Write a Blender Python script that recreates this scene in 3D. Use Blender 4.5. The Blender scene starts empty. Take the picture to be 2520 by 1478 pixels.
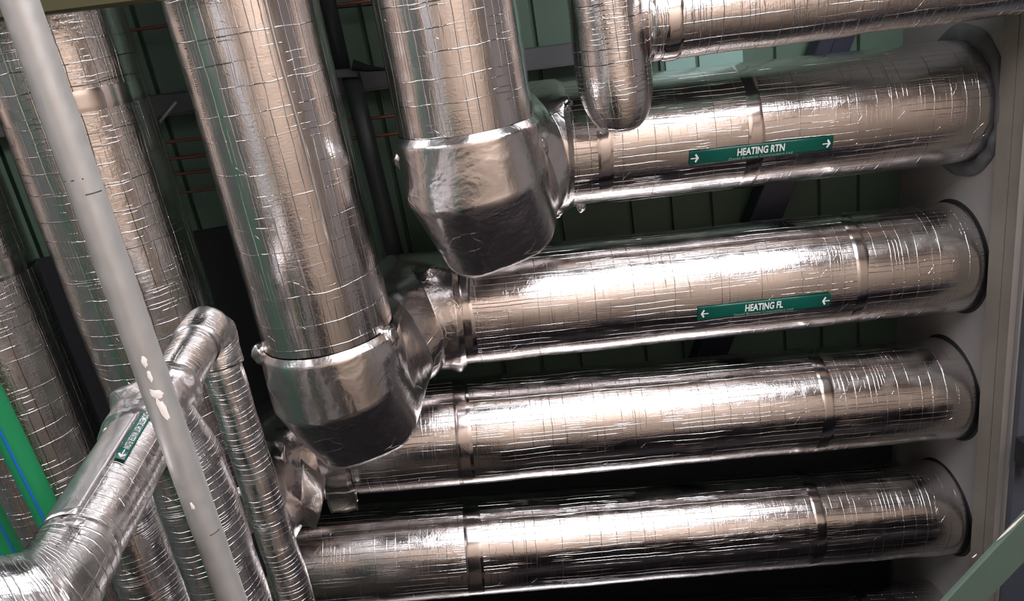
import bpy, math, random
import numpy as np
from mathutils import Vector, Matrix, noise

random.seed(7)
PI = math.pi
scene = bpy.context.scene
COL = scene.collection
MAP = {}          # empties' world positions

# ------------------------------------------------------------------ camera
F, CX, CY = 2000.0, 1260.0, 739.0
def nrm(v):
    v = np.array(v, float)
    return v / np.linalg.norm(v)
_Y = nrm([850, -5061, 2000])
_Z = nrm([-.101, .4165, 1.0])
_Z = nrm(_Z - _Y * _Z.dot(_Y))
_X = np.cross(_Y, _Z)
if _X[0] < 0: _X = -_X
RM = np.array([_X, _Y, _Z])          # (right, up, forward) -> world
CAM = np.array([0, 0, 1.6])
cam_data = bpy.data.cameras.new('camera')
cam_data.sensor_width = 36
cam_data.lens = 36 * F / 2520
cam_data.clip_start = 0.02
cam = bpy.data.objects.new('camera', cam_data)
COL.objects.link(cam)
r_, u_, f_ = RM[:, 0], RM[:, 1], RM[:, 2]
cam.matrix_world = Matrix(((r_[0], u_[0], -f_[0], CAM[0]), (r_[1], u_[1], -f_[1], CAM[1]),
                           (r_[2], u_[2], -f_[2], CAM[2]), (0, 0, 0, 1)))
scene.camera = cam

def ray(p):
    return nrm(RM @ np.array([(p[0] - CX) / F, -(p[1] - CY) / F, 1.0]))
def at_z(p, z):
    d = ray(p)
    return CAM + d * (z - CAM[2]) / d[2]
def axis(pA, pB, u, r):               # axis of a cylinder seen between two silhouette points
    u = nrm(u); a = ray(pA); b = ray(pB)
    a = nrm(a - u * a.dot(u)); b = nrm(b - u * b.dot(u))
    h = math.acos(a.dot(b)) / 2
    return CAM + nrm(a + b) * r / math.sin(h)
def hz(p, q):
    u = nrm(np.cross(np.cross(ray(p), ray(q)), [0, 0, 1]))
    return u if u[0] > 0 else -u
UY = np.array([0, 1.0, 0])
def on_x(P, u, x): return P + u * (x - P[0]) / u[0]
def hit(px, P, u, r):                 # first hit of a view ray on a cylinder -> (s, angle, ex, ey)
    u = nrm(u); d = ray(px); o = CAM - P
    dp = d - u * d.dot(u); op = o - u * o.dot(u)
    A = dp.dot(dp); B = 2 * dp.dot(op); Cc = op.dot(op) - r * r
    D = max(B * B - 4 * A * Cc, 0)
    t = (-B - math.sqrt(D)) / (2 * A)
    q = CAM + d * t
    s = (q - P).dot(u)
    ex, ey = frame(u)
    w = q - P - u * s
    return s, math.atan2(w.dot(ey), w.dot(ex))
def frame(u):
    u = nrm(u)
    up = np.array([0, 0, 1.0]) if abs(u[2]) < .9 else np.array([0, 1.0, 0])
    ex = nrm(np.cross(up, u)); ey = np.cross(u, ex)
    return ex, ey

# ------------------------------------------------------------------ objects
def tag(o, label=None, cat=None, group=None, kind=None):
    if label: o['label'] = label
    if cat: o['category'] = cat
    if group: o['group'] = group
    if kind: o['kind'] = kind
    return o
def thing(name, loc, label, cat, group=None):
    o = bpy.data.objects.new(name, None)
    o.empty_display_size = .1
    COL.objects.link(o)
    o.location = loc
    MAP[o.name] = np.array(loc, float)
    return tag(o, label, cat, group)
def wpos(o):
    p = np.zeros(3)
    while o is not None:
        p = p + np.array(o.location); o = o.parent
    return p
def build(name, verts, faces, mat, parent=None, uvs=None, smooth=True, origin=None):
    """verts in world space; uvs per vertex index (or per face corner list)"""
    V = np.array(verts, float)
    if origin is None:
        origin = np.zeros(3) if parent is not None else (V.min(0) + V.max(0)) / 2
    base = wpos(parent) if parent is not None else np.array(origin, float)
    me = bpy.data.meshes.new(name)
    me.from_pydata([tuple(v - base) for v in V], [], [tuple(int(i) for i in f) for f in faces])
    if uvs is not None:
        uvl = me.uv_layers.new(name='UVMap')
        k = 0
        for fi, f in enumerate(faces):
            for ci, vi in enumerate(f):
                uvl.data[k].uv = uvs[fi][ci]
                k += 1
    me.validate()
    if smooth:
        me.polygons.foreach_set('use_smooth', [True] * len(me.polygons))
    me.materials.append(mat)
    o = bpy.data.objects.new(name, me)
    COL.objects.link(o)
    if parent is not None: o.parent = parent
    else: o.location = tuple(base)
    return o

def nz(p, s, seed=0.0):
    return noise.noise(Vector((p[0] * s + seed, p[1] * s + seed * 1.7, p[2] * s - seed)))

def tube(points, radii, nseg=72, step=.03, amp=0.0, nscale=6.0, seed=0.0, bumps=(), crease=.006, caps=(True, True), amp2=0.0, uoff=0.0, square=None):
    """mitred sweep along a polyline. returns verts, faces, uvs"""
    P = [np.array(p, float) for p in points]
    n = len(P)
    D = [nrm(P[i + 1] - P[i]) for i in range(n - 1)]
    ex, ey = frame(D[0])
    frames = [(ex, ey)]
    for i in range(1, n - 1):
        a, b = D[i - 1], D[i]
        v = np.cross(a, b); c = a.dot(b)
        if np.linalg.norm(v) > 1e-6:
            ang = math.atan2(np.linalg.norm(v), c); k = nrm(v)
            rot = lambda w: w * math.cos(ang) + np.cross(k, w) * math.sin(ang) + k * k.dot(w) * (1 - math.cos(ang))
            ex, ey = rot(ex), rot(ey)
        frames.append((ex, ey))
    verts = []; rings = []; us = []
    th = np.linspace(0, 2 * PI, nseg, endpoint=False)
    slen = uoff
    for i in range(n - 1):
        d = D[i]; ex, ey = frames[i]
        L = np.linalg.norm(P[i + 1] - P[i])
        m0 = d if i == 0 else nrm(D[i - 1] + d)
        m1 = d if i == n - 2 else nrm(d + D[i + 1])
        k = max(1, int(math.ceil(L / step)))
        ts = list(np.linspace(0, 1, k + 1))
        c = min(crease / L, .2)
        if i > 0 or n > 2: ts += [c, 1 - c]
        ts = sorted(set(round(t, 6) for t in ts))
        if i > 0: ts = ts[1:]
        for t in ts:
            r = radii[i] * (1 - t) + radii[i + 1] * t
            off = np.outer(np.cos(th), ex) + np.outer(np.sin(th), ey)
            if square is not None:
                sq = square[i] * (1 - t) + square[i + 1] * t
                off = off / ((np.abs(np.cos(th)) ** sq + np.abs(np.sin(th)) ** sq) ** (1 / sq))[:, None]
            o0 = off * r
            a0 = o0 - np.outer(o0.dot(m0) / d.dot(m0), d) + P[i]
            a1 = o0 - np.outer(o0.dot(m1) / d.dot(m1), d) + P[i + 1]
            ring = a0 * (1 - t) + a1 * t
            idx = []
            for j in range(nseg):
                q = ring[j]
                if amp:
                    q = q + off[j] * amp * nz(q, nscale, seed)
                if amp2:
                    w = nz(q, nscale * 4.5, seed + 9)
                    q = q + off[j] * amp2 * (1 - 2.2 * abs(w))
                for (bc, br, bh) in bumps:
                    dd = np.linalg.norm(q - bc) / br
                    if dd < 2.2:
                        q = q + off[j] * .85 * bh * math.exp(-dd * dd * 1.6) * (1 + .5 * nz(q, 40, seed))
                idx.append(len(verts)); verts.append(q)
            rings.append(idx); us.append(slen + L * t)
        slen += L
    faces = []; uvs = []
    r0 = radii[0]
    for k in range(len(rings) - 1):
        A, B = rings[k], rings[k + 1]
        for j in range(nseg):
            j2 = (j + 1) % nseg
            faces.append((A[j], A[j2], B[j2], B[j]))
            v0 = th[j] * r0; v1 = (th[j] + 2 * PI / nseg) * r0
            uvs.append(((us[k], v0), (us[k], v1), (us[k + 1], v1), (us[k + 1], v0)))
    for which, ring in ((0, rings[0]), (1, rings[-1])):
        if caps[which]:
            f = list(ring) if which else list(ring)[::-1]
            faces.append(tuple(f)); uvs.append(tuple((0, 0) for _ in f))
    return verts, faces, uvs

def box_between(a, b, w, h, up=(0, 0, 1), bev=.004):
    """a beam of rectangular section from a to b; w across, h along up"""
    a = np.array(a, float); b = np.array(b, float)
    d = nrm(b - a); s = nrm(np.cross(d, up)); t = np.cross(s, d)
    e = min(bev, w / 4, h / 4)
    prof = [(-w/2+e, -h/2), (w/2-e, -h/2), (w/2, -h/2+e), (w/2, h/2-e), (w/2-e, h/2), (-w/2+e, h/2), (-w/2, h/2-e), (-w/2, -h/2+e)]
    v = []
    for q in (a, b):
        for (x, y) in prof: v.append(q + s * x + t * y)
    f = [(i, (i + 1) % 8, 8 + (i + 1) % 8, 8 + i) for i in range(8)]
    f += [tuple(range(7, -1, -1)), tuple(range(8, 16))]
    return v, f
def aabox(lo, hi):
    (x0, y0, z0), (x1, y1, z1) = lo, hi
    v = [(x0,y0,z0),(x1,y0,z0),(x1,y1,z0),(x0,y1,z0),(x0,y0,z1),(x1,y0,z1),(x1,y1,z1),(x0,y1,z1)]
    f = [(3,2,1,0),(4,5,6,7),(0,1,5,4),(1,2,6,5),(2,3,7,6),(3,0,4,7)]
    return v, f
def merge(*ms):
    V = []; Fc = []
    for v, f in ms:
        o = len(V); V += [np.array(q, float) for q in v]; Fc += [tuple(i + o for i in g) for g in f]
    return V, Fc

# ------------------------------------------------------------------ materials
def newmat(name):
    m = bpy.data.materials.new(name); m.use_nodes = True
    nt = m.node_tree
    b = nt.nodes['Principled BSDF']
    return m, nt, b
def N(nt, kind, **kw):
    n = nt.nodes.new(kind)
    for k, v in kw.items():
        if k in n.inputs.keys() if isinstance(k, str) else False: n.inputs[k].default_value = v
        else: setattr(n, k, v)
    return n
def math_(nt, op, a, b=None, c=None, clamp=False):
    n = nt.nodes.new('ShaderNodeMath'); n.operation = op; n.use_clamp = clamp
    for i, x in enumerate((a, b, c)):
        if x is None: continue
        if isinstance(x, (int, float)): n.inputs[i].default_value = x
        else: nt.links.new(x, n.inputs[i])
    return n.outputs[0]
def maprange(nt, val, f0, f1, t0, t1, smooth=True):
    n = nt.nodes.new('ShaderNodeMapRange')
    n.interpolation_type = 'SMOOTHSTEP' if smooth else 'LINEAR'
    nt.links.new(val, n.inputs['Value'])
    for k, x in (('From Min', f0), ('From Max', f1), ('To Min', t0), ('To Max', t1)): n.inputs[k].default_value = x
    return n.outputs[0]
def noise_(nt, vec, scale, detail=2.0, rough=.5, dist=0.0):
    n = nt.nodes.new('ShaderNodeTexNoise')
    n.inputs['Scale'].default_value = scale; n.inputs['Detail'].default_value = detail
    n.inputs['Roughness'].default_value = rough; n.inputs['Distortion'].default_value = dist
    if vec is not None: nt.links.new(vec, n.inputs['Vector'])
    return n.outputs[0]

def paint(name, col, rough=.5, metal=0.0, var=.08, scale=8.0, bump=0.0, bscale=60.0, spec=.5):
    m, nt, b = newmat(name)
    tc = nt.nodes.new('ShaderNodeTexCoord')
    n1 = noise_(nt, tc.outputs['Object'], scale, 5, .6)
    mix = nt.nodes.new('ShaderNodeMix'); mix.data_type = 'RGBA'
    c = np.array(col)
    mix.inputs[6].default_value = (*np.clip(c * (1 - var * 2), 0, 1), 1)
    mix.inputs[7].default_value = (*np.clip(c * (1 + var * 2), 0, 1), 1)
    nt.links.new(n1, mix.inputs[0]); nt.links.new(mix.outputs[2], b.inputs['Base Color'])
    b.inputs['Metallic'].default_value = metal; b.inputs['Roughness'].default_value = rough
    b.inputs['Specular IOR Level'].default_value = spec
    if bump:
        bn = nt.nodes.new('ShaderNodeBump'); bn.inputs['Strength'].default_value = bump; bn.inputs['Distance'].default_value = .002
        nt.links.new(noise_(nt, tc.outputs['Object'], bscale, 4), bn.inputs['Height']); nt.links.new(bn.outputs[0], b.inputs['Normal'])
    return m

def foil(name, ring_sp=.05, long_sp=.028, ring_h=1.0, long_h=1.0, wrink=.5, low=1.0, rough=.12, col=(.80, .775, .77), seed=0.0, fine=1.0, dist=.0022, ringw=.0016, longw=.0014):
    m, nt, b = newmat(name)
    uv = nt.nodes.new('ShaderNodeUVMap'); uv.uv_map = 'UVMap'
    mp = nt.nodes.new('ShaderNodeMapping'); mp.inputs['Location'].default_value = (seed, seed * .37, 0)
    nt.links.new(uv.outputs[0], mp.inputs[0])
    vec = mp.outputs[0]
    sep = nt.nodes.new('ShaderNodeSeparateXYZ'); nt.links.new(vec, sep.inputs[0])
    U, W = sep.outputs[0], sep.outputs[1]
    tc = nt.nodes.new('ShaderNodeTexCoord')
    obj = tc.outputs['Object']
    def lines(coord, sp, width, nscale, wob, lo, hi, mscale, sx, sy):
        wb = noise_(nt, vec, nscale, 3, .6)
        x = math_(nt, 'MULTIPLY_ADD', wb, wob, coord)
        v = nt.nodes.new('ShaderNodeTexVoronoi'); v.voronoi_dimensions = '1D'; v.feature = 'DISTANCE_TO_EDGE'
        v.inputs['Scale'].default_value = 1.0 / sp
        nt.links.new(x, v.inputs['W'])
        ridge = maprange(nt, v.outputs['Distance'], 0.0, width / sp, 1.0, 0.0)
        m2 = nt.nodes.new('ShaderNodeMapping'); m2.inputs['Scale'].default_value = (sx, sy, 1)
        nt.links.new(vec, m2.inputs[0])
        msk = maprange(nt, noise_(nt, m2.outputs[0], mscale, 2, .6), lo, hi, 0.05, 1.0)
        return math_(nt, 'MULTIPLY', ridge, msk)
    ring = lines(U, ring_sp, ringw, 9.0, .016, .38, .62, 5.0, 3.0, .7)
    ring2 = lines(U, ring_sp * .37, ringw * .8, 14.0, .012, .50, .70, 6.0, 2.0, 1.0)
    lon = lines(W, long_sp, longw, 7.0, .014, .38, .60, 4.0, .8, 4.0)
    lon2 = lines(W, long_sp * .45, longw * .8, 12.0, .010, .50, .70, 5.0, 1.0, 3.0)
    # diagonal creases
    dg = math_(nt, 'ADD', U, math_(nt, 'MULTIPLY', W, .8))
    dia = lines(dg, .06, .0012, 12.0, .05, .60, .72, 14.0, 1.0, 1.0)
    # wrinkle grain, stretched round and along the pipe
    mA = nt.nodes.new('ShaderNodeMapping'); mA.inputs['Scale'].default_value = (9, 1.6, 1); nt.links.new(vec, mA.inputs[0])
    mB = nt.nodes.new('ShaderNodeMapping'); mB.inputs['Scale'].default_value = (1.6, 9, 1); nt.links.new(vec, mB.inputs[0])
    wA = noise_(nt, mA.outputs[0], 14, 4, .6, .4); wB = noise_(nt, mB.outputs[0], 14, 4, .6, .4)
    lowN = noise_(nt, vec, 11.0, 3, .5)
    fineN = noise_(nt, vec, 150.0, 3, .6)
    h = math_(nt, 'MULTIPLY', ring, ring_h)
    for t, k in ((ring2, ring_h * .55), (lon, long_h), (lon2, long_h * .5), (dia, .7), (wA, wrink * ring_h), (wB, wrink * long_h), (lowN, low), (fineN, .26 * fine)):
        h = math_(nt, 'MULTIPLY_ADD', t, k, h)
    bn = nt.nodes.new('ShaderNodeBump'); bn.inputs['Strength'].default_value = 1.0; bn.inputs['Distance'].default_value = dist
    nt.links.new(h, bn.inputs['Height']); nt.links.new(bn.outputs[0], b.inputs['Normal'])
    rn = maprange(nt, noise_(nt, vec, 20.0, 4, .6), .3, .75, rough * .75, rough * 1.5)
    nt.links.new(rn, b.inputs['Roughness'])
    mix = nt.nodes.new('ShaderNodeMix'); mix.data_type = 'RGBA'
    c = np.array(col)
    mix.inputs[6].default_value = (*(c * .90), 1); mix.inputs[7].default_value = (*np.minimum(c * 1.08, 1), 1)
    nt.links.new(noise_(nt, vec, 6.0, 4), mix.inputs[0]); nt.links.new(mix.outputs[2], b.inputs['Base Color'])
    b.inputs['Metallic'].default_value = 1.0
    return m

def wrapfoil(name, col=(.76, .735, .735), rough=.2, seed=0.0, k=1.0):
    """plain crumpled foil tape without the scrim grid, in object space"""
    m, nt, b = newmat(name)
    tc = nt.nodes.new('ShaderNodeTexCoord'); obj = tc.outputs['Object']
    mp = nt.nodes.new('ShaderNodeMapping'); mp.inputs['Location'].default_value = (seed, seed, seed); nt.links.new(obj, mp.inputs[0])
    a = noise_(nt, mp.outputs[0], 9.0, 3, .5, .6)
    c = noise_(nt, mp.outputs[0], 60.0, 4, .6, .3)
    vo = nt.nodes.new('ShaderNodeTexVoronoi'); vo.feature = 'DISTANCE_TO_EDGE'; vo.inputs['Scale'].default_value = 13.0
    ds = nt.nodes.new('ShaderNodeVectorMath'); ds.operation = 'MULTIPLY_ADD'
    nn = nt.nodes.new('ShaderNodeTexNoise'); nn.inputs['Scale'].default_value = 10.0
    nt.links.new(mp.outputs[0], nn.inputs['Vector'])
    nt.links.new(nn.outputs['Color'], ds.inputs[0]); ds.inputs[1].default_value = (.10, .10, .10); nt.links.new(mp.outputs[0], ds.inputs[2])
    nt.links.new(ds.outputs[0], vo.inputs['Vector'])
    msk = maprange(nt, noise_(nt, mp.outputs[0], 7.0, 2), .48, .66, 0, 1)
    cr = math_(nt, 'MULTIPLY', maprange(nt, vo.outputs['Distance'], 0, .03, 1, 0), msk)
    h = math_(nt, 'MULTIPLY', a, 2.4 * k)
    h = math_(nt, 'MULTIPLY_ADD', c, .35 * k, h)
    h = math_(nt, 'MULTIPLY_ADD', cr, .22 * k, h)
    bn = nt.nodes.new('ShaderNodeBump'); bn.inputs['Strength'].default_value = 1; bn.inputs['Distance'].default_value = .003
    nt.links.new(h, bn.inputs['Height']); nt.links.new(bn.outputs[0], b.inputs['Normal'])
    b.inputs['Metallic'].default_value = 1; b.inputs['Roughness'].default_value = rough
    b.inputs['Base Color'].default_value = (*col, 1)
    return m

M_FV = foil('foil jacket overhead', ring_sp=.07, long_sp=.028, ring_h=.55, long_h=.6, wrink=.25, low=.7, seed=1.3, dist=.0017, rough=.13)
M_FV2 = foil('foil jacket left', ring_sp=.055, long_sp=.032, ring_h=1.0, long_h=.6, wrink=.35, low=1.1, seed=4.1)
M_FH = foil('foil jacket ceiling', ring_sp=.05, long_sp=.022, ring_h=.45, long_h=.62, wrink=.35, low=.7, seed=2.2, dist=.0013, rough=.15)
M_FT = foil('foil jacket ringed', ring_sp=.035, long_sp=.05, ring_h=1.2, long_h=.45, wrink=.35, low=1.0, seed=3.7)
M_FS = foil('foil jacket small', ring_sp=.016, long_sp=.05, ring_h=.7, long_h=.2, wrink=.2, low=.6, seed=5.9, ringw=.0012, rough=.24, dist=.0018)
M_TAPE = wrapfoil('smooth foil tape', rough=.14, k=.14)
M_LAP = wrapfoil('dull lap tape', rough=.34, k=.9, col=(.72, .71, .71))
M_WRAP = wrapfoil('crumpled foil wrap', rough=.22, k=.75, seed=3.0)
M_WRAP2 = wrapfoil('tightly crumpled foil wrap', rough=.3, k=1.2, seed=8.0)
M_MARK = paint('marker green', (.0035, .085, .062), .35, var=.04)
M_WHITE = paint('marker white', (.75, .76, .74), .5, var=.02)
M_DIM = paint('marker faint print', (.30, .42, .38), .5, var=.02)
M_BROWN = paint('brown print', (.20, .10, .06), .6)
M_GALV = None
def galv():
    m, nt, b = newmat('galvanised steel')
    tc = nt.nodes.new('ShaderNodeTexCoord')
    n1 = noise_(nt, tc.outputs['Object'], 35, 6, .7)
    mp = nt.nodes.new('ShaderNodeMapping'); mp.inputs['Scale'].default_value = (60, 3, 60); nt.links.new(tc.outputs['Object'], mp.inputs[0])
    n2 = noise_(nt, mp.outputs[0], 1.0, 4, .6)
    mix = nt.nodes.new('ShaderNodeMix'); mix.data_type = 'RGBA'
    mix.inputs[6].default_value = (.36, .36, .355, 1); mix.inputs[7].default_value = (.56, .54, .51, 1)
    nt.links.new(math_(nt, 'MULTIPLY_ADD', n2, .5, math_(nt, 'MULTIPLY', n1, .5)), mix.inputs[0]); nt.links.new(mix.outputs[2], b.inputs['Base Color'])
    b.inputs['Metallic'].default_value = .55
    nt.links.new(maprange(nt, n1, .3, .7, .38, .55), b.inputs['Roughness'])
    bn = nt.nodes.new('ShaderNodeBump'); bn.inputs['Strength'].default_value = .25; bn.inputs['Distance'].default_value = .001
    nt.links.new(n2, bn.inputs['Height']); nt.links.new(bn.outputs[0], b.inputs['Normal'])
    return m
M_GALV = galv()
M_FILL = paint('white filler', (.78, .72, .68), .7, var=.05, scale=40)
M_INK = paint('black ink', (.05, .05, .05), .6)
M_PPR = paint('green plastic pipe', (.012, .235, .085), .42, var=.04)
M_BLOCKG = paint('dull green plastic', (.03, .12, .07), .5)
M_BLUE = paint('blue stripe', (.01, .14, .45), .45, var=.02)
M_CEIL = paint('green ceiling decking', (.075, .125, .09), .6, var=.10, scale=3)
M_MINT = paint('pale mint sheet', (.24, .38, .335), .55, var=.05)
M_WALL = paint('grey plaster', (.23, .215, .205), .85, var=.07, scale=5, bump=.3, bscale=90)
M_TRIM = paint('cream board', (.19, .165, .135), .7, var=.10, scale=9, bump=.2, bscale=50)
M_EDGE = paint('pale plaster edge', (.17, .15, .135), .7, var=.08)
M_STEEL = paint('dark grey steel', (.085, .085, .09), .5, var=.1)
M_BEYOND = paint('dark slate soffit', (.06, .065, .08), .6, var=.1)
M_GAPDARK = paint('black soffit', (.012, .013, .016), .8)
M_DARKREF = paint('black foam lagging', (.038, .033, .036), .9, var=.05, spec=.1)  # near black, set to give dark bands in the foil reflections
M_NAVY = paint('dark blue steel', (.012, .014, .028), .45, var=.1)
M_COND = paint('dark conduit', (.03, .034, .036), .45, var=.1)
M_COP = paint('copper rod', (.22, .07, .045), .45, metal=.3, var=.1)
M_OLIVE = paint('olive painted steel', (.055, .052, .017), .5, var=.05)
M_GRN = paint('grey green painted steel', (.062, .095, .073), .55, var=.05, scale=20)
M_MAST = paint('grey mastic', (.075, .075, .078), .75, var=.15, scale=25, bump=.8, bscale=70)
M_BLACK = paint('black gap', (.004, .004, .005), .8)
M_BLOCKW = paint('white enamel', (.85, .83, .84), .5, var=.02)
M_FLOOR = paint('warm screed floor', (.62, .47, .365), .6, var=.06, scale=1.2)
M_PLAST = paint('pale wall paint', (.42, .39, .385), .8, var=.05)
M_WARM = paint('warm wall paint', (.55, .44, .355), .8, var=.05)
M_LWALL = paint('grey green wall paint', (.16, .18, .17), .8, var=.05)
M_DARKW = paint('dark wall paint', (.05, .05, .06), .7, var=.05)
M_FRAME = paint('window frame', (.3, .3, .3), .5)
def emit(name, col, s):
    m, nt, b = newmat(name)
    b.inputs['Base Color'].default_value = (.8, .8, .8, 1)
    b.inputs['Emission Color'].default_value = (*col, 1); b.inputs['Emission Strength'].default_value = s
    return m
M_PANE = emit('daylight in the glazing', (.96, .95, 1.0), 20.0)

# ------------------------------------------------------------------ the room
ZC = 4.80
XL, XR, YB, YF = -4.2, 6.0, -1.7, 9.0
def struct(name, vf, mat, parent=None, smooth=False):
    o = build(name, vf[0], vf[1], mat, parent, smooth=smooth)
    if parent is None: tag(o, kind='structure')
    return o
struct('floor', aabox((XL, YB, -.2), (XR, YF, 0)), M_FLOOR)
# ribbed steel decking: narrow grooves running away from the viewer
def deck():
    xs = []; x = XL; k = 0
    prof = []
    while x < XR:
        prof += [(x, ZC), (x + .150, ZC), (x + .154, ZC + .02), (x + .164, ZC + .02), (x + .168, ZC)]
        x += .168 if k % 3 else .29
        if not (k % 3):
            prof += [(x - .122 + .1, ZC)]
        k += 1
    v = []; f = []
    for (a, b) in prof: v += [(a, YB, b), (a, YF, b)]
    n = len(prof)
    for i in range(n - 1): f.append((2 * i, 2 * i + 1, 2 * i + 3, 2 * i + 2))
    o = len(v); v += [(prof[0][0], YB, ZC + .15), (prof[0][0], YF, ZC + .15), (prof[-1][0], YB, ZC + .15), (prof[-1][0], YF, ZC + .15)]
    f.append((o, o + 2, o + 3, o + 1))
    return v, f
struct('ceiling', deck(), M_CEIL)
struct('ceiling', merge(aabox((XL, 1.95, ZC - .02), (1.75, YF, ZC - .001)), aabox((XL, .72, ZC - .02), (-.78, 1.95, ZC - .001))), M_GAPDARK)  # black sheets added under the decking to darken the gaps behind the pipes
struct('wall_left', aabox((XL - .2, YB, 0), (XL, YF, ZC)), M_LWALL)
struct('wall_far', aabox((XL, YF, 0), (XR, YF + .2, ZC)), M_DARKREF)
struct('wall_outer', aabox((XR, YB, 0), (XR + .2, YF, ZC)), M_PLAST)
# rear wall with a big glazed opening
WIN = [(0.2, 2.75, .45, 2.75, 4), (-3.7, -2.0, 1.3, 2.6, 3)]  # second glazing is unseen, added to brighten the bottom left elbow
ZL = 2.85
xs = [XL, WIN[1][0], WIN[1][1], WIN[0][0], WIN[0][1], XR]
pieces = [aabox((xs[i], YB - .2, 0), (xs[i + 1], YB, ZL)) for i in (0, 2, 4)]
for (a, b, c, d, k) in WIN: pieces += [aabox((a, YB - .2, 0), (b, YB, c)), aabox((a, YB - .2, d), (b, YB, ZL))]
struct('wall_back', merge(*pieces), M_WARM)
struct('trim_3', aabox((XL, YB - .2, ZL), (XR, YB, ZC)), M_DARKW)
for n_, (a, b, c, d, k) in enumerate(WIN):
    wn = struct('window_%d' % (n_ + 1), merge(*[box_between((x, YB - .06, c), (x, YB - .06, d), .05, .08, up=(0, 1, 0)) for x in np.linspace(a, b, k)],
                *[box_between((a, YB - .06, z), (b, YB - .06, z), .06, .06) for z in (c, d)]), M_FRAME)
    build('window_pane', *aabox((a, YB - .13, c), (b, YB - .11, d)), M_PANE, wn, smooth=False)

# right: the pipes pass into a downstand wall, with a cream board along its foot
XW = 1.775
struct('wall_right', aabox((XW, -1.2, 4.02), (XW + .12, YF, ZC)), M_WALL)
struct('trim_4', aabox((XW + .005, -1.2, 3.99), (XW + .75, YF, 4.015)), M_BEYOND)  # dark slab added to stand for the dark space beyond the wall
TX = XW - .02
def trimline(p, x=TX):
    d = ray(p); return CAM + d * (x - CAM[0]) / d[0]
zt1 = float(np.mean([trimline(p)[2] for p in ((2450, 440), (2417, 920), (2381, 1378))]))
zt0 = float(np.mean([trimline(p)[2] for p in ((2519, 200), (2488, 900))]))
zm = zt0 + (zt1 - zt0) * .42
struct('trim_1', merge(aabox((TX, -1.2, zm + .004), (XW - .001, YF - .02, zt1)), aabox((TX + .004, -1.2, zm - .001), (XW - .001, YF - .02, zm + .005)),
                       aabox((TX, -1.2, zt0 + .007), (XW - .001, YF - .02, zm))), M_TRIM)
struct('trim_2', aabox((TX - .004, -1.2, zt0), (XW - .001, YF - .02, zt0 + .006)), M_EDGE)

# ------------------------------------------------------------------ foil-clad pipes
rV = .19
VX = {'V1': axis((82, 520), (415, 376), UY, rV), 'V2': axis((504, 370), (870, 370), UY, rV),
      'V3': axis((945, 157), (1293, 150), UY, rV)}
ZH = 4.40
HP = {}
for k, (a, b, p, q) in {'H2': ((2000, 135), (2000, 442), (1680, 324), (2281, 258)), 'H3': ((1750, 555), (1750, 832), (1366, 738), (2331, 637)),
                        'H4': ((1680, 881), (1680, 1142), (1160, 1059), (2306, 957)), 'H5': ((1800, 1168), (1800, 1411), (1680, 1300), (2316, 1248)),
                        'H6': ((2200, 1430), (2200, 1672), (1680, 1592), (2200, 1551))}.items():
    u = hz(p, q); P = axis(a, b, u, .21); s = (ZH - CAM[2]) / (P[2] - CAM[2])
    HP[k] = (CAM + (P - CAM) * s, u, .21 * s)

def cyl_part(name, P, u, r, s0, s1, mat, parent, **kw):
    v, f, uv = tube([P + u * s0, P + u * s1], [r, r], **kw)
    return build(name, v, f, mat, parent, uv)
def ring_sleeve(name, P, u, r, s0, s1, mat, parent, lip=.003, **kw):
    """a sleeve of tape a little proud of the jacket, its ends turned in"""
    e = .010
    v, f, uv = tube([P + u * s0, P + u * (s0 + e), P + u * (s1 - e), P + u * s1], [r + .0003, r + lip, r + lip, r + .0003], caps=(False, False), **kw)
    return build(name, v, f, mat, parent, uv)
def arc_patch(name, P, u, r, s0, s1, a0, a1, mat, parent, n=10, m=2, skew=0.0, thick=True):
    ex, ey = frame(u)
    v = []; f = []
    for i in range(m + 1):
        s = s0 + (s1 - s0) * i / m
        for j in range(n + 1):
            a = a0 + (a1 - a0) * j / n + skew * i / m
            v.append(P + u * s + (ex * math.cos(a) + ey * math.sin(a)) * r)
    k = (n + 1)
    for i in range(m):
        for j in range(n): f.append((i*k+j, i*k+j+1, (i+1)*k+j+1, (i+1)*k+j))
    if thick:
        o = len(v)
        for i in range(m + 1):
            s = s0 + (s1 - s0) * i / m
            for j in range(n + 1):
                a = a0 + (a1 - a0) * j / n + skew * i / m
                v.append(P + u * s + (ex * math.cos(a) + ey * math.sin(a)) * (r - .0012))
        f += [tuple(x + o for x in q[::-1]) for q in list(f)]
        bd = [j for j in range(n + 1)] + [i * k + n for i in range(1, m + 1)] + [m * k + j for j in range(n - 1, -1, -1)] + [i * k for i in range(m - 1, 0, -1)]
        for x, y in zip(bd, bd[1:] + bd[:1]): f.append((y, x, x + o, y + o))
    return build(name, v, f, mat, parent)
def text_verts(body, bold=0.0):
    cu = bpy.data.curves.new('t', 'FONT'); cu.body = body; cu.size = 1.0; cu.offset = bold
    cu.align_x = 'LEFT'; cu.resolution_u = 3
    ob = bpy.data.objects.new('t', cu); COL.objects.link(ob)
    dg = bpy.context.evaluated_depsgraph_get()
    me = bpy.data.meshes.new_from_object(ob.evaluated_get(dg))
    v = [tuple(x.co) for x in me.vertices]; f = [tuple(p.vertices) for p in me.polygons]
    bpy.data.objects.remove(ob); bpy.data.curves.remove(cu); bpy.data.meshes.remove(me)
    v = np.array(v); v[:, 0] -= v[:, 0].min(); v[:, 1] -= v[:, 1].min()
    return v, f
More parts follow.
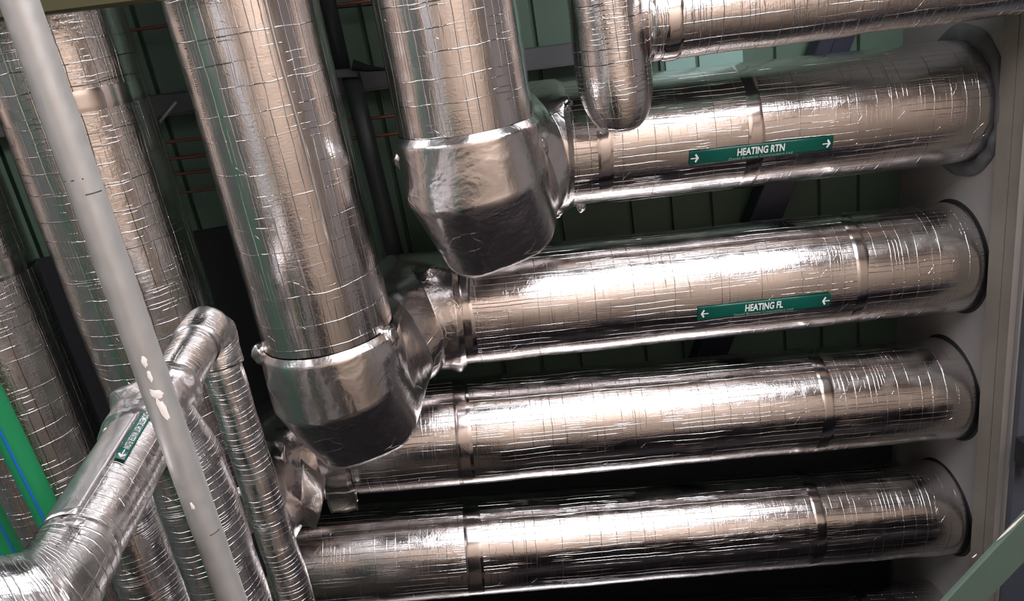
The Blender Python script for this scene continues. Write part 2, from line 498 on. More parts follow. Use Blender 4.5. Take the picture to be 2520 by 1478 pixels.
def wrap_text(name, body, P, u, r, s0, s1, a_base, a_top, mat, parent, bold=0.0, spread=None):
    """lettering laid on the cylinder: x -> s0..s1, y -> a_base..a_top"""
    v, f = text_verts(body, bold)
    ex, ey = frame(u)
    w, h = v[:, 0].max(), v[:, 1].max()
    out = []
    for (x, y, _) in v:
        s = s0 + (s1 - s0) * x / w; a = a_base + (a_top - a_base) * y / h
        out.append(P + u * s + (ex * math.cos(a) + ey * math.sin(a)) * r)
    return build(name, out, f, mat, parent, smooth=False)
def wrap_arrow(name, P, u, r, sc, ac, L, rad_h, direction, mat, parent):
    """arrow with chevron head; sc,ac centre; L length (m); rad_h half-height (rad)"""
    d = direction; t = .22
    poly = [[(-.5, -.13), (.30, -.13), (.30, .13), (-.5, .13)],
            [(.5, 0.0), (.22, 0.0), (-.02, .72), (.14, 1.0)], [(.5, 0.0), (.14, -1.0), (-.02, -.72), (.22, 0.0)]]
    v = []; f = []
    ex, ey = frame(u)
    for q in poly:
        o = len(v)
        for (x, y) in q:
            s = sc + d * x * L; a = ac + y * rad_h
            v.append(P + u * s + (ex * math.cos(a) + ey * math.sin(a)) * r)
        f.append(tuple(range(o, o + 4)))
    return build(name, v, f, mat, parent, smooth=False)

BIG = 'large foil clad heating pipes'
def big_run(vk, hk, label, sleeve, mv, mh, seed, bumps_px=(), wall_s=None):
    """one insulated pipe: overhead run towards the viewer, wrapped elbow rising, ceiling run into the wall"""
    x, zV = VX[vk][0], VX[vk][2]
    P, u, rH = HP[hk]
    E = on_x(P, u, x); ye = E[1]
    root = thing('insulated_pipe', (x, ye, zV), label, 'pipe', BIG)
    zc = (zV + ZH) / 2
    v, f, uv = tube([(x, -1.699, zV), (x, ye - .16, zV)], [rV, rV], nseg=96, step=.05, amp=.004, nscale=5, seed=seed, caps=(True, False))
    build('lower_run', v, f, mv, root, uv)
    rE = rV * 1.075
    pts = [(x, ye - .185, zV), (x, ye - .166, zV), (x, ye - .04, zV), (x + .02, ye + .05, zV + .042), (x + .06, ye + .05, ZH - .17),
           E + u * .20, E + u * (sleeve - .02), E + u * sleeve]
    sqr = [2, 2, 2.4, 3.6, 3.2, 2, 2, 2]
    rad = [rV + .001, rE, rE * 1.0, rE * .90, rH * .92, rH * 1.04, rH * 1.04, rH + .001]
    v, f, uv = tube(pts, rad, nseg=96, step=.018, amp=.005, nscale=4.5, seed=seed + 3, amp2=.0012, bumps=bumps_px, caps=(False, False), crease=.006, square=sqr)
    build('elbow_wrap', v, f, M_WRAP, root, uv)
    s_end = (XW + .002 - E[0]) / u[0]
    v, f, uv = tube([E + u * (sleeve - .03), E + u * s_end], [rH, rH], nseg=96, step=.05, amp=.003, nscale=5, seed=seed + 5, caps=(False, True))
    build('upper_run', v, f, mh, root, uv)
    return root, E, u, rH, x, zV, ye
def band_at(name, root, P, u, r, px, w, seed=0.0, lip=.0016):
    s, _ = hit(px, P, u, r)
    return ring_sleeve(name, P, u, r, s - w / 2, s + w / 2, M_TAPE, root, nseg=96, step=.02, lip=lip, amp=.002, nscale=8, seed=seed)
def vb(vk, px, br, bh):               # a lump on the elbow below an overhead run
    P = VX[vk]; s, a = hit(px, P, UY, rV * 1.08); ex, ey = frame(UY)
    return (P + UY * s + (ex * math.cos(a) + ey * math.sin(a)) * rV * 1.08, br, bh)
def hb(hk, px, br, bh):               # a lump on the sleeve of a ceiling run
    P, u, r = HP[hk]; s, a = hit(px, P, u, r * 1.04); ex, ey = frame(u)
    return (P + u * s + (ex * math.cos(a) + ey * math.sin(a)) * r * 1.04, br, bh * .6)
def wad(root, px, P, u, r, size, seed, k=1.0):
    s, a = hit(px, P, u, r); ex, ey = frame(u)
    c = P + u * s + (ex * math.cos(a) + ey * math.sin(a)) * r
    v = []; f = []; m, n = 14, 20
    for i in range(m + 1):
        t = PI * i / m
        for j in range(n):
            q = np.array([math.sin(t) * math.cos(2 * PI * j / n), math.sin(t) * math.sin(2 * PI * j / n), math.cos(t)])
            w = size * (1 + .35 * nz(q, 1.6, seed) + .16 * (1 - 2 * abs(nz(q, 4.5, seed))))
            v.append(c + q * w * np.array([1, 1.25 * k, 1]))
    for i in range(m):
        for j in range(n): f.append((i*n+j, (i+1)*n+j, (i+1)*n+(j+1)%n, i*n+(j+1)%n))
    return build('foil_wad', v, f, M_WRAP, root)
def bump(px, z, br, bh):
    return (at_z(px, z), br, bh)

# HEATING RTN pipe
x3 = VX['V3'][0]
A, EA, uA, rA, *_ = big_run('V3', 'H2', 'foil clad pipe with the HEATING RTN marker, elbow cap hanging in the middle', .33, M_FV, M_FH, 11.0,
    [vb('V3', (1015, 490), .035, .012), vb('V3', (1340, 400), .05, .010),
     hb('H2', (1395, 250), .035, .04), hb('H2', (1432, 520), .025, .025), hb('H2', (1375, 525), .025, .03), hb('H2', (1350, 330), .04, .02)])
wad(A, (972, 392), VX['V3'], UY, rV * 1.04, .022, 1.0); wad(A, (1328, 362), VX['V3'], UY, rV * 1.02, .024, 2.0)
wad(A, (1372, 526), EA, uA, rA * 1.03, .020, 3.0); wad(A, (1432, 522), EA, uA, rA * .98, .018, 4.0); wad(A, (1392, 262), EA, uA, rA * 1.0, .022, 5.0, .7)
band_at('tape_band', A, EA, uA, rA, (1492, 400), .05)
band_at('tape_band', A, EA, uA, rA, (1862, 360), .055)
# HEATING FL pipe
B, EB, uB, rB, *_ = big_run('V2', 'H3', 'foil clad pipe with the HEATING FL marker, big elbow left of centre', .38, M_FV, M_FH, 23.0,
    [vb('V2', (672, 948), .03, .012), vb('V2', (960, 860), .06, .012),
     hb('H3', (1065, 665), .04, .04), hb('H3', (985, 730), .05, .03), hb('H3', (1045, 900), .04, .04), hb('H3', (1130, 910), .025, .03)])
wad(B, (640, 868), VX['V2'], UY, rV * 1.04, .024, 6.0); wad(B, (957, 832), VX['V2'], UY, rV * 1.03, .027, 7.0)
wad(B, (1065, 672), EB, uB, rB * 1.0, .030, 8.0, .7); wad(B, (1045, 893), EB, uB, rB * 1.02, .028, 9.0); wad(B, (1130, 905), EB, uB, rB * .98, .018, 10.0)
band_at('tape_band', B, EB, uB, rB, (1150, 780), .05)
band_at('tape_band', B, EB, uB, rB, (2125, 650), .05)
# third run
Cc, EC, uC, rC, *_ = big_run('V1', 'H4', 'foil clad pipe behind the thin upright pipe, ceiling run under HEATING FL', .41, M_FV2, M_FH, 37.0,
    [hb('H4', (740, 1050), .05, .05), hb('H4', (880, 1245), .035, .04), hb('H4', (760, 1190), .05, .04), hb('H4', (690, 1130), .06, .03)])
band_at('tape_band', Cc, EC, uC, rC, (1140, 1060), .06)
band_at('tape_band', Cc, EC, uC, rC, (2040, 985), .05)
# fourth run (leftmost)
VX['V0'] = np.array([-1.49, 0, VX['V1'][2]])
D_, ED, uD, rD, *_ = big_run('V0', 'H5', 'foil clad pipe at the far left edge, lowest complete ceiling run', .40, M_FV2, M_FH, 51.0)
band_at('tape_band', D_, ED, uD, rD, (1165, 1340), .07)
band_at('tape_band', D_, ED, uD, rD, (2020, 1280), .05)
# bands on the overhead runs
band_at('tape_band', Cc, VX['V1'], UY, rV, (320, 225), .055, lip=.0012)
band_at('tape_band', D_, VX['V0'], UY, rV, (60, 640), .055, lip=.0012)
# lap seam along the overhead run of the HEATING FL pipe
s0, a0 = hit((668, 60), VX['V2'], UY, rV); s1, a1 = hit((838, 700), VX['V2'], UY, rV)
def surf(P, u, r, s, a):
    ex, ey = frame(u); return P + u * s + (ex * math.cos(a) + ey * math.sin(a)) * r
sp_ = [surf(VX['V2'], UY, rV + .0040, s0 - 1.5 + (s1 - s0 + 1.5) * t, a0 + (a1 - a0) * max(0, (t * (s1 - s0 + 1.5) - 1.5) / (s1 - s0)) + .012 * nz((t * 9, 1, 2), 1.0)) for t in np.linspace(0, 1, 60)]
v, f, uv = tube(sp_, [.005] * 60, nseg=10, step=1, crease=.001)
build('lap_seam', v, f, M_TAPE, B, uv)
# faint brown printing along the left flank of that run
random.seed(3)
s0, a0 = hit((432, 10), VX['V2'], UY, rV); s1, a1 = hit((530, 345), VX['V2'], UY, rV)
prv = []; prf = []; t = 0.0
while t < 1:
    L_ = random.uniform(.0015, .004); h_ = random.uniform(.006, .012)
    if random.random() < .8:
        for (ds, dh0, dh1) in ((0, 0, h_), (L_ + .002, 0, h_ * random.choice((1, .5)))):
            o = len(prv); sc = s0 + (s1 - s0) * t + ds; ac = a0 + (a1 - a0) * t
            for (q1, q2) in ((0, dh0), (.0016, dh0), (.0016, dh1), (0, dh1)):
                prv.append(surf(VX['V2'], UY, rV + .0052, sc + q1, ac + q2 / rV))
            prf.append((o, o + 1, o + 2, o + 3))
    t += random.uniform(.016, .03)
tag(build('printed_lettering', prv, prf, M_BROWN, B, smooth=False), label='faint brown print too small to read', kind='stuff')
# bottom-most run
P6, u6, r6 = HP['H6']
H6 = thing('insulated_pipe', P6 + u6 * .5, 'dark foil clad pipe just showing along the bottom right edge', 'pipe', BIG)
cyl_part('jacket', P6, u6, r6, -3.2, (XW + .002 - P6[0]) / u6[0], M_FH, H6, nseg=96, step=.06, amp=.003, nscale=5, seed=70)
band_at('tape_band', H6, P6, u6, r6, (2128, 1476), .06)

# markers on the ceiling runs
def marker(root, E, u, r, tl, bl, tr, br, main, d, lab, fl0, fl1, sub):
    r2 = r + .0072
    s0, at0 = hit(tl, E, u, r2); _, ab0 = hit(bl, E, u, r2)
    s1, at1 = hit(tr, E, u, r2); _, ab1 = hit(br, E, u, r2)
    am = ((at0 + ab0) / 2 + (at1 + ab1) / 2) / 2; ha = (abs(at0 - ab0) + abs(at1 - ab1)) / 4
    top = 1 if at0 > ab0 else -1
    mk = arc_patch('pipe_marker', E, u, r2, s0, s1, am - ha, am + ha, M_MARK, root, n=8, m=4)
    tag(mk, label=lab)
    L = s1 - s0
    wrap_text('lettering', main, E, u, r2 + .0012, s0 + fl0 * L, s0 + fl1 * L, am - top * ha * .34, am + top * ha * .70, M_WHITE, mk, bold=.03)
    wrap_text('small_lettering', sub, E, u, r2 + .0012, s0 + .275 * L, s0 + .72 * L, am - top * ha * .84, am - top * ha * .50, M_DIM, mk)
    for sc in ((.035 if d > 0 else .05), (.955 if d > 0 else .965)):
        wrap_arrow('arrow', E, u, r2 + .0012, s0 + sc * L, am, L * .058, ha * .62, d, M_WHITE, mk)
marker(A, EA, uA, rA, (1698, 371), (1700, 406), (2052, 335), (2052, 369), 'HEATING RTN', 1, 'green marker reading HEATING RTN with white arrows', .33, .66, 'David Browne Contractors Ltd')
marker(B, EB, uB, rB, (1718, 752), (1720, 785), (2045, 725), (2046, 757), 'HEATING FL', -1, 'green marker reading HEATING FL with white arrows', .355, .64, 'David Browne Contractors Ltd')

# mastic seal and black gap rings where the ceiling runs enter the wall
def seal_or_gap(root, E, u, r, mat, w0, w1, thick, seed, name='seal_ring', arc=(0, 2 * PI)):
    s = (XW - E[0]) / u[0]; c = E + u * s
    v = []; f = []; n = 72
    for j in range(n + 1):
        a = arc[0] + (arc[1] - arc[0]) * j / n
        dirv = np.array([0, math.cos(a), math.sin(a)])
        w = w0 + (w1 - w0) * (.5 + .5 * math.sin(a * 2 + seed)) + .25 * w0 * noise.noise(Vector((math.cos(a) * 3, math.sin(a) * 3, seed)))
        t = thick * (1 + .5 * noise.noise(Vector((math.cos(a) * 4, math.sin(a) * 4, seed + 5))))
        for (rr, xx) in ((r - .01, 0.004), (r - .01, -t), (r + w * .6, -t), (r + w, -t * .3), (r + w, .004)):
            q = c + dirv * rr; q[0] = XW + xx + 0.0 * xx
            q[1] += (q[0] - c[0]) * u[1] / u[0]
            v.append(q)
    for j in range(n):
        for k in range(4):
            f.append((j*5+k, j*5+k+1, (j+1)*5+k+1, (j+1)*5+k))
    return build(name, v, f, mat, root)
tag(seal_or_gap(A, EA, uA, rA, M_MAST, .03, .055, .02, 1.2, 'mastic_seal'), label='thick grey mastic smeared round the pipe at the wall')
seal_or_gap(B, EB, uB, rB, M_BLACK, .004, .012, .004, 2.0)  # black ring drawn for the dark gap round the pipe
seal_or_gap(Cc, EC, uC, rC, M_BLACK, .004, .012, .004, 3.0)
seal_or_gap(D_, ED, uD, rD, M_BLACK, .006, .014, .004, 4.0)

# loose foil ends at the left end of the third run
def flap(pts_px, zs, mat, parent, curl=.02):
    c = [at_z(p, z) for p, z in zip(pts_px, zs)]
    n = 8; v = []; f = []
    for i in range(n + 1):
        for j in range(n + 1):
            a, b = i / n, j / n
            q = (c[0]*(1-a)+c[1]*a)*(1-b) + (c[3]*(1-a)+c[2]*a)*b
            q = q + np.array([.3, -.4, -.8]) * curl * math.sin(PI * b) + np.array([0, .5, -1]) * .008 * nz(q, 25, 3)
            v.append(q)
    k = n + 1
    for i in range(n):
        for j in range(n): f.append((i*k+j, i*k+j+1, (i+1)*k+j+1, (i+1)*k+j))
    o = len(v); v += [q + np.array([0, 0, .0015]) for q in v]
    f += [tuple(x + o for x in q[::-1]) for q in list(f)]
    bd = list(range(n+1)) + [i*k+n for i in range(1, n+1)] + [n*k+j for j in range(n-1, -1, -1)] + [i*k for i in range(n-1, 0, -1)]
    for x, y in zip(bd, bd[1:] + bd[:1]): f.append((y, x, x+o, y+o))
    return build('foil_flap', v, f, mat, parent)
flap([(700, 1090), (722, 1200), (720, 1300), (672, 1180)], [4.14, 4.14, 4.10, 4.16], M_WRAP, Cc, .015)
flap([(740, 1130), (802, 1175), (778, 1302), (735, 1290)], [4.14, 4.12, 4.06, 4.10], M_WRAP2, Cc, .05)
flap([(800, 1215), (878, 1205), (882, 1258), (815, 1262)], [4.14, 4.14, 4.16, 4.16], M_WRAP2, Cc, -.02)

# smaller tee at the top right
r4 = .11
P4 = axis((1412, 150), (1605, 150), UY, r4)
x4, z4 = P4[0], P4[2]
end4 = at_z((1512, 318), z4)[1]
T4 = thing('insulated_pipe', (x4, 0, z4), 'smaller foil clad pipe at the top with a rounded end, branching right', 'pipe', 'small foil clad pipes')
ct = np.linspace(0, PI / 2 * .992, 20)
caprad = [r4 * max(.02, math.cos(t) ** .62) for t in ct]
cap = [(x4, end4 - .17 + .17 * math.sin(t), z4) for t, q in zip(ct, caprad)]
v, f, uv = tube([(x4, -1.699, z4)] + cap, [r4] + caprad, nseg=72, step=.03, amp=.004, nscale=8, seed=81, crease=.001)
for q in v:                            # the blind end is fuller below than above
    if q[1] > end4 - .17:
        k_ = math.sqrt(max(0, 1 - ((q[1] - end4 + .17) / .17) ** 2)) ** .62
        q[2] -= .6 * r4 * (1 - min(1, k_))
build('main_run', v, f, M_FT, T4, uv)
u1 = hz((1680, 36), (2381, -54))
r1 = .115
P1 = axis((1680, -70), (1680, 143), u1, r1)
P1 = CAM + (P1 - CAM) * (z4 - CAM[2]) / (P1[2] - CAM[2]); r1 = r1 * (z4 - CAM[2]) / (axis((1680, -70), (1680, 143), u1, .115)[2] - CAM[2])
b0 = (x4 - P1[0]) / u1[0] + .095; b1 = (XW + .002 - P1[0]) / u1[0]
cyl_part('branch_run', P1, u1, r1, b0, b1, M_FT, T4, nseg=72, step=.03, amp=.004, nscale=7, seed=85)
ring_sleeve('tape_band', P1, u1, r1, b0 + .04, b0 + .09, M_TAPE, T4, nseg=72, step=.02, amp=.003, nscale=8)
seal_or_gap(T4, P1, u1, r1, M_BLACK, .004, .010, .02, 6.0)

# thin riser with its two branches, bottom left
rs = .052
s2 = axis((555, 1100), (660, 1100), UY, .05)
Rt = at_z((516, 800), s2[2]); Rt[0] = s2[0] + .0
Rb = at_z((178, 1372), 2.66); rl = .062
RS = thing('insulated_pipe', Rb, 'thin foil clad hot water riser with green marker, lower left', 'pipe', 'small foil clad pipes')
du = nrm(Rt - Rb)
left_end = at_z((-420, 1560), Rb[2] - .06)
low = Rb - du * .075
dl = nrm(left_end - low)
v, f, uv = tube([Rb + du * .02, low + du * .0, low + dl * .75], [rl * 1.01, rl * 1.04, rl * 1.02], nseg=64, step=.012, amp=.004, nscale=16, seed=90, amp2=.002)
build('bottom_elbow', v, f, M_FS, RS, uv)
s3 = axis((400, 1287), (600, 1270), UY, .075)
tz = (s3[2] - Rb[2]) / du[2]
Tp = Rb + du * tz
v, f, uv = tube([Rb, Tp], [rl, rl], nseg=64, step=.015, amp=.003, nscale=14, seed=91)
build('riser', v, f, M_FS, RS, uv)
v, f, uv = tube([Tp, Rt - du * .10], [rs, rs], nseg=64, step=.015, amp=.004, nscale=14, seed=91)
build('riser', v, f, M_FS, RS, uv)
top = [Rt - du * .12, Rt - du * .03, Rt + np.array([0, .03, .012]), Rt + np.array([0, .11, 0])]
v, f, uv = tube(top, [rs * 1.06, rs * 1.08, rs * 1.06, rs * 1.02], nseg=64, step=.01, amp=.004, nscale=16, seed=92, amp2=.0015)
build('top_elbow', v, f, M_FS, RS, uv)
v, f, uv = tube([Rt + np.array([0, .09, 0]), (s2[0], 8.99, s2[2])], [.05, .05], nseg=56, step=.03, amp=.004, nscale=12, seed=93)
build('upper_branch', v, f, M_FS, RS, uv)
r3 = .075
v, f, uv = tube([Tp + np.array([0, .0, 0]), np.array([s3[0], Tp[1] + .12, s3[2]]), np.array([s3[0], 8.99, s3[2]])], [r3 * .95, r3 * 1.03, r3], nseg=56, step=.03, amp=.004, nscale=12, seed=94)
build('side_branch', v, f, M_FS, RS, uv)
v, f, uv = tube([Tp - du * .12, Tp - du * .09, Tp + du * .08, Tp + du * .13], [rl * 1.01, rl * 1.14, rl * 1.10, rs * 1.02], nseg=64, step=.01, amp=.008, nscale=14, seed=95, amp2=.003,
    bumps=[(Tp + np.array([-.05, -.05, 0]), .04, .02), (Tp + np.array([.06, .10, 0]), .05, .02)])
build('tee_wrap', v, f, M_WRAP2, RS, uv)
# lap tape and marker on the riser
ss0, aa0 = hit((296, 1118), Rb, du, rl + .004); ss1, aa1 = hit((352, 1018), Rb, du, rl + .004)
_, al = hit((288, 1112), Rb, du, rl + .004); _, ar = hit((314, 1124), Rb, du, rl + .004)
sg = 1 if ar > al else -1
arc_patch('lap_tape', Rb, du, rl + .0042, .02, tz - .09, al - sg * .85, al - sg * .06, M_LAP, RS, n=8, m=20)
wdt = abs(ar - al)
mk = arc_patch('pipe_marker', Rb, du, rl + .0052, ss0 - .012, ss1 + .03, al, al + sg * wdt, M_MARK, RS, n=6, m=4)
tag(mk, label='green marker reading DOMESTIC HOT WATER FLOW with white arrow')
rr = rl + .0063
wrap_text('lettering', 'DOMESTIC HOT WATER FLOW', Rb, du, rr, ss1 - .002, ss0 + .016, al + sg * wdt * .25, al + sg * wdt * .80, M_WHITE, mk, bold=.01)
wrap_arrow('arrow', Rb, du, rr, ss0 + .002, al + sg * wdt * .5, .024, wdt * .34, -1, M_WHITE, mk)
wrap_arrow('arrow', Rb, du, rr, ss1 + .013, al + sg * wdt * .5, .024, wdt * .34, -1, M_WHITE, mk)

# pipe low behind the riser
P5 = axis((285, 1450), (466, 1450), UY, .075)
S4 = thing('insulated_pipe', (P5[0], 1.0, P5[2]), 'foil clad pipe with tight rings crossing behind the riser at the bottom', 'pipe', 'small foil clad pipes')
cyl_part('jacket', P5, UY, .075, 1.0, 8.99, M_FS, S4, nseg=56, step=.03, amp=.005, nscale=12, seed=97)

# ------------------------------------------------------------------ galvanised tube
rt = .024
PT = axis((263, 740), (355, 740), UY, rt)
GT = thing('steel_tube', (PT[0], .3, PT[2]), 'galvanised grey steel tube slanting down in front of the foil pipes', 'tube')
cyl_part('tube_body', PT, UY, rt, -1.699, 8.99, M_GALV, GT, nseg=48, step=.1)
def blob(px0, px1, w, mat, name, seed, parent=GT):
    a = hit(px0, PT, UY, rt); b = hit(px1, PT, UY, rt)
    ex, ey = frame(UY); v = []; n = 22
    sc = (a[0] + b[0]) / 2; ac = (a[1] + b[1]) / 2; hs = abs(a[0] - b[0]) / 2 + .003
    sk = (b[1] - a[1]) / max(abs(a[0] - b[0]), .004) * (1 if b[0] > a[0] else -1)
    v.append(PT + UY * sc + (ex * math.cos(ac) + ey * math.sin(ac)) * (rt + .0022))
    for j in range(n):
        t = 2 * PI * j / n
        k = 1 + .45 * noise.noise(Vector((math.cos(t) * 2, math.sin(t) * 2, seed)))
        s = hs * math.cos(t) * k; g = ac + sk * s * (1 if b[0] > a[0] else 1) + w / rt * math.sin(t) * k
        v.append(PT + UY * (sc + s) + (ex * math.cos(g) + ey * math.sin(g)) * (rt + .0006))
    f = [(0, 1 + j, 1 + (j + 1) % n) for j in range(n)]
    return build(name, v, f, mat, parent)
for i, (p, q, w) in enumerate([((352, 880), (358, 900), .004), ((365, 915), (372, 935), .003), ((378, 962), (392, 975), .008), ((390, 985), (412, 1028), .0055), ((472, 1240), (476, 1250), .003)]):
    blob(p, q, w, M_FILL, 'paint_splash', i * 3.1)
for i, (px, w, dx) in enumerate([((205, 438), .0016, 42), ((210, 478), .0014, 40), ((516, 1316), .0014, 26)]):
    s, a = hit(px, PT, UY, rt); _, a2 = hit((px[0] + dx, px[1] - 8), PT, UY, rt)
    arc_patch('ink_mark', PT, UY, rt + .0006, s, s + w, min(a, a2), max(a, a2), M_INK, GT, n=8, m=1)

# ------------------------------------------------------------------ green plastic pipes
rp = .0315
for (lp, rp_, stripe, lab) in [((45, 1200), (127, 1200), (84, 1230), 'green plastic pipe with blue stripe, nearer the foil riser'),
                               ((-42, 1290), (34, 1300), (6, 1303), 'green plastic pipe with blue stripe, in the bottom left corner')]:
    dv = nrm([.04, 1, 0])
    rp = .0315 if lp[0] > 0 else .028
    Pp = axis(lp, rp_, dv, rp)
    g = thing('plastic_pipe', Pp + dv * .6, lab, 'pipe', 'green plastic water pipes')
    cyl_part('pipe_wall', Pp, dv, rp, -1.6, 3.2, M_PPR, g, nseg=48, step=.1)
    s, a = hit(stripe, Pp, dv, rp)
    arc_patch('blue_stripe', Pp, dv, rp + .0006, -1.6, 3.2, a - .12, a + .12, M_BLUE, g, n=4, m=16)
    arc_patch('blue_stripe', Pp, dv, rp + .0006, -1.6, 3.2, a - .12 + 1.25, a + .12 + 1.25, M_BLUE, g, n=4, m=16)

# ------------------------------------------------------------------ steelwork
zb = 3.45
a = at_z((-300, 88), zb); b = at_z((390, 1), zb); d = nrm(b - a)
v, f = box_between(a - d * .9 + np.array([0, -.075, .05]), b + d * .0 + np.array([0, -.075, .05]), .15, .1, bev=.006)
tag(build('steel_beam', v, f, M_OLIVE, smooth=False), 'olive green steel beam across the top left corner', 'beam')
# purlin and copper rods up under the decking
zp = 4.735
a = at_z((380, 262), zp); b = at_z((1400, 134), zp); d = nrm(b - a)
a = a - d * .9; b = b + d * .35
v, f = merge(box_between(a, b, .075, .012), box_between(a + np.array([0, -.032, .045]), b + np.array([0, -.032, .045]), .01, .1), box_between(a + np.array([0, .036, -.006]), b + np.array([0, .036, -.006]), .006, .03))
pl = build('ceiling_purlin', v, f, M_STEEL, smooth=False)
tag(pl, 'dark grey steel purlin crossing under the green ceiling', 'purlin')
def rod(p, q, z, r, mat, name, label, cat, group=None, sag=0.0, ext0=0.0, ext1=0.0):
    a = at_z(p, z); b = at_z(q, z); d = nrm(b - a); a = a - d * ext0; b = b + d * ext1
    pts = [a * (1 - t) + b * t - np.array([0, 0, sag * math.sin(PI * t)]) for t in np.linspace(0, 1, 9 if sag else 2)]
    v, f, uv = tube(pts, [r] * len(pts), nseg=12, step=.3)
    o = build(name, v, f, mat, None, uv)
    return tag(o, label, cat, group)
CR = 'thin copper rods under the ceiling'
rod((310, 76), (905, 3), 4.72, .006, M_COP, 'copper_rod', 'thin copper rod under the ceiling, highest in the photo', 'rod', CR, ext0=.3, ext1=.2)
rod((400, 351), (975, 284), 4.72, .006, M_COP, 'copper_rod', 'thin copper rod, first below the grey purlin', 'rod', CR, ext0=.3, ext1=.2)
rod((415, 392), (978, 328), 4.72, .006, M_COP, 'copper_rod', 'thin copper rod, second below the grey purlin', 'rod', CR, ext0=.3, ext1=.2)
rod((425, 430), (560, 414), 4.72, .005, M_COP, 'copper_rod', 'thin copper rod in the dark left gap, third below the purlin', 'rod', CR, ext0=.2, ext1=.1)
rod((435, 476), (575, 458), 4.72, .005, M_COP, 'copper_rod', 'thin copper rod in the dark left gap, lowest one', 'rod', CR, ext0=.2, ext1=.1)
rod((770, 25), (915, 12), 4.74, .003, M_BLACK, 'cable', 'thin black cable drooping between two foil pipes at the top', 'cable', None, sag=.03)
rod((380, 318), (434, 250), 4.62, .006, M_GALV, 'tie_rod', 'short grey rod slanting in the dark gap at left', 'rod', None)
# dark conduit with a clamp at the purlin
CN = thing('conduit', at_z((890, 320), 4.66), 'dark round conduit running away under the ceiling left of centre', 'conduit')
a = at_z((806, 0), 4.66); b = at_z((846, 176), 4.66); c = at_z((862, 180), 4.66); d = at_z((976, 642), 4.66)
v, f, uv = tube([a + (a - b) * 3, b], [.028, .028], nseg=24, step=.5); build('conduit_length', v, f, M_COND, CN, uv)
v, f, uv = tube([c, d + (d - c) * .6], [.034, .034], nseg=24, step=.5); build('conduit_length', v, f, M_COND, CN, uv)
v, f = box_between(b + np.array([-.03, 0, -.02]), c + np.array([.03, 0, -.02]), .03, .05); build('clamp', v, f, M_STEEL, CN, smooth=False)
# black strap sheet near the conduit
pts = [at_z((868, 160), 4.60), at_z((905, 168), 4.60), at_z((950, 171), 4.60)]
v, f, uv = tube(pts, [.02, .012, .004], nseg=12, step=.1)
tag(build('rubber_strip', v, f, M_BLACK, None, uv), 'black rubber strip lying on the purlin beside the conduit', 'strip')
# diagonal brace under the decking at right
a = at_z((2075, 70), 4.68); b = at_z((1755, 880), 4.68); d = nrm(b - a)
v, f = merge(box_between(a - d * .2 + np.array([.02, 0, 0]), b + d * .3 + np.array([.02, 0, 0]), .075, .01), box_between(a - d * .2 + np.array([-.045, 0, .04]), b + d * .3 + np.array([-.045, 0, .04]), .06, .09))
tag(build('diagonal_brace', v, f, M_NAVY, smooth=False), 'dark blue steel brace slanting above the marked pipes', 'brace')
# paler mint patches set under the decking over the top right pipe
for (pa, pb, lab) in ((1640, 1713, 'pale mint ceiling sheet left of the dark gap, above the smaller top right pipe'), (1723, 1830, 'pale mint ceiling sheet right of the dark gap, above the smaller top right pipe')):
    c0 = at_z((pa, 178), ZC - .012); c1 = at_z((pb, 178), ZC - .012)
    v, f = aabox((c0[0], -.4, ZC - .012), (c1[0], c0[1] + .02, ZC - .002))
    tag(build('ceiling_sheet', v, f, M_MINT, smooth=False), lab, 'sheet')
# green handrail at bottom right
zg = 2.75
a = at_z((2318, 1533), zg); b = at_z((2638, 1193), zg); d = nrm(b - a)
v, f = box_between(a - d * .35, b + d * 1.3, .076, .012, bev=.003)
HB = thing('handrail', (a - d * .35) * np.array([1, 1, 0]), 'grey green painted steel bar slanting across the bottom right corner', 'bar')
build('bar', v, f, M_GRN, HB, smooth=False)
e_ = a - d * .31
pv, pf = box_between((e_[0], e_[1], 0), (e_[0], e_[1], zg - .004), .05, .05, up=(0, 1, 0))
build('post', pv, pf, M_GRN, HB, smooth=False)
def chip(p, q, w, mat):
    a = at_z(p, zg - .0066); b = at_z(q, zg - .0066); dd = nrm(b - a); sd = np.array([-dd[1], dd[0], 0])
    n = 10; v = []
    for i in range(n + 1):
        t = i / n; c = a * (1 - t) + b * t; k = w * math.sin(PI * t) ** .6 * (1 + .5 * noise.noise(Vector((t * 9, w * 99, 1)))) + .0004
        v += [c + sd * k, c - sd * k * .6]
    f = [(2*i, 2*i+1, 2*i+3, 2*i+2) for i in range(n)]
    return build('chipped_edge', v, f, mat, HB)
chip((2452, 1330), (2524, 1262), .003, M_FILL)
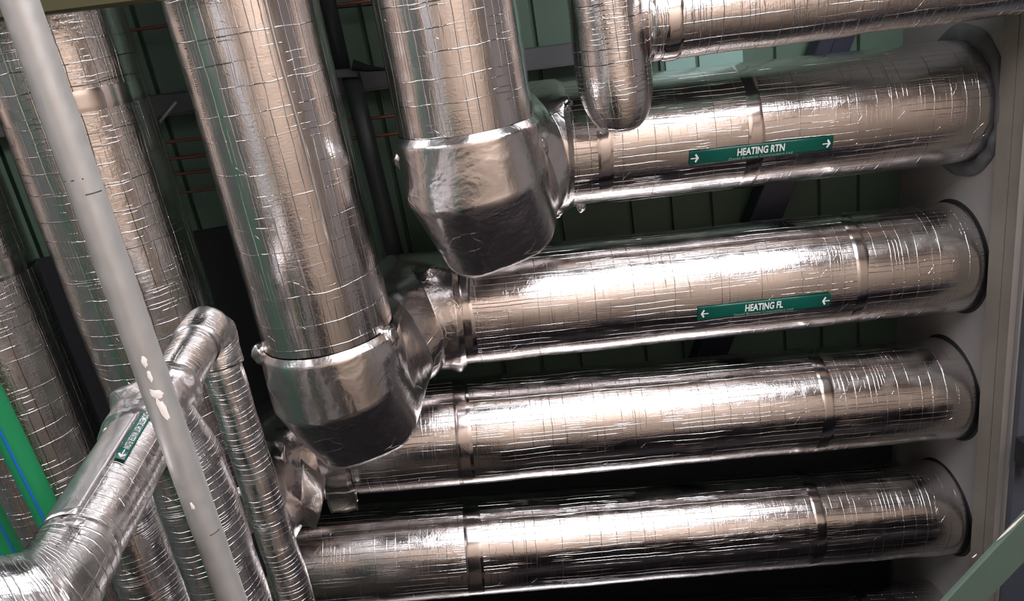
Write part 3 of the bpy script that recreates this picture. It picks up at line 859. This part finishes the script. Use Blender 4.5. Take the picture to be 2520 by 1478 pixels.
chip((2392, 1372), (2404, 1362), .0015, M_FILL)
# small dark box under the board at right
q = trimline((2504, 1110), TX + .01)
v, f = aabox((q[0], q[1] - .05, q[2] - .05), (q[0] + .05, q[1] + .05, q[2] + .015))
JB = build('junction_box', v, f, M_BLACK, smooth=False); tag(JB, 'small black box fixed under the cream board at right', 'box')

# ------------------------------------------------------------------ added unseen blocks below, there only to be mirrored in the foil
v, f = aabox((-.15, 1.95, 2.95), (4.2, 3.5, 3.3))
tag(build('ventilation_duct', v, f, M_DARKREF, smooth=False), 'black lagged lower duct under the stacked upper duct', 'duct')
v, f = aabox((-.15, 2.55, 3.32), (4.2, 3.5, 3.78))
tag(build('ventilation_duct', v, f, M_DARKREF, smooth=False), 'black lagged upper duct stacked on the lower one', 'duct')
v, f = aabox((-2.35, -1.3, 0), (-1.65, .95, .9))
tag(build('floor_cabinet', v, f, M_BLOCKW, smooth=False), 'white steel cabinet on the floor under the left hand pipes', 'cabinet')
v, f = aabox((-2.2, 1.1, 0), (-1.2, 3.4, .8))
tag(build('water_tank', v, f, M_BLOCKG, smooth=False), 'green plastic tank on the floor past the cabinet', 'tank')

v, f = merge(aabox((-1.1, 1.3, 0), (-.1, 3.4, .25)), aabox((-1.0, 1.5, .25), (-.2, 3.2, 1.25)))
tag(build('pump_set', v, f, M_DARKREF, smooth=False), 'dark pump set on a plinth on the floor beside the green tank', 'pump')

# ------------------------------------------------------------------ light
w = bpy.data.worlds.new('world'); scene.world = w; w.use_nodes = True
w.node_tree.nodes['Background'].inputs[0].default_value = (.5, .55, .6, 1)
w.node_tree.nodes['Background'].inputs[1].default_value = .05
scene.view_settings.view_transform = 'Standard'
scene.view_settings.look = 'None'
scene.view_settings.gamma = 1.0
scene.view_settings.use_curve_mapping = False
scene.view_settings.exposure = -0.4
scene.cycles.use_denoising = True
scene.cycles.max_bounces = 7
scene.cycles.glossy_bounces = 6
scene.cycles.diffuse_bounces = 3
scene.cycles.sample_clamp_indirect = 8
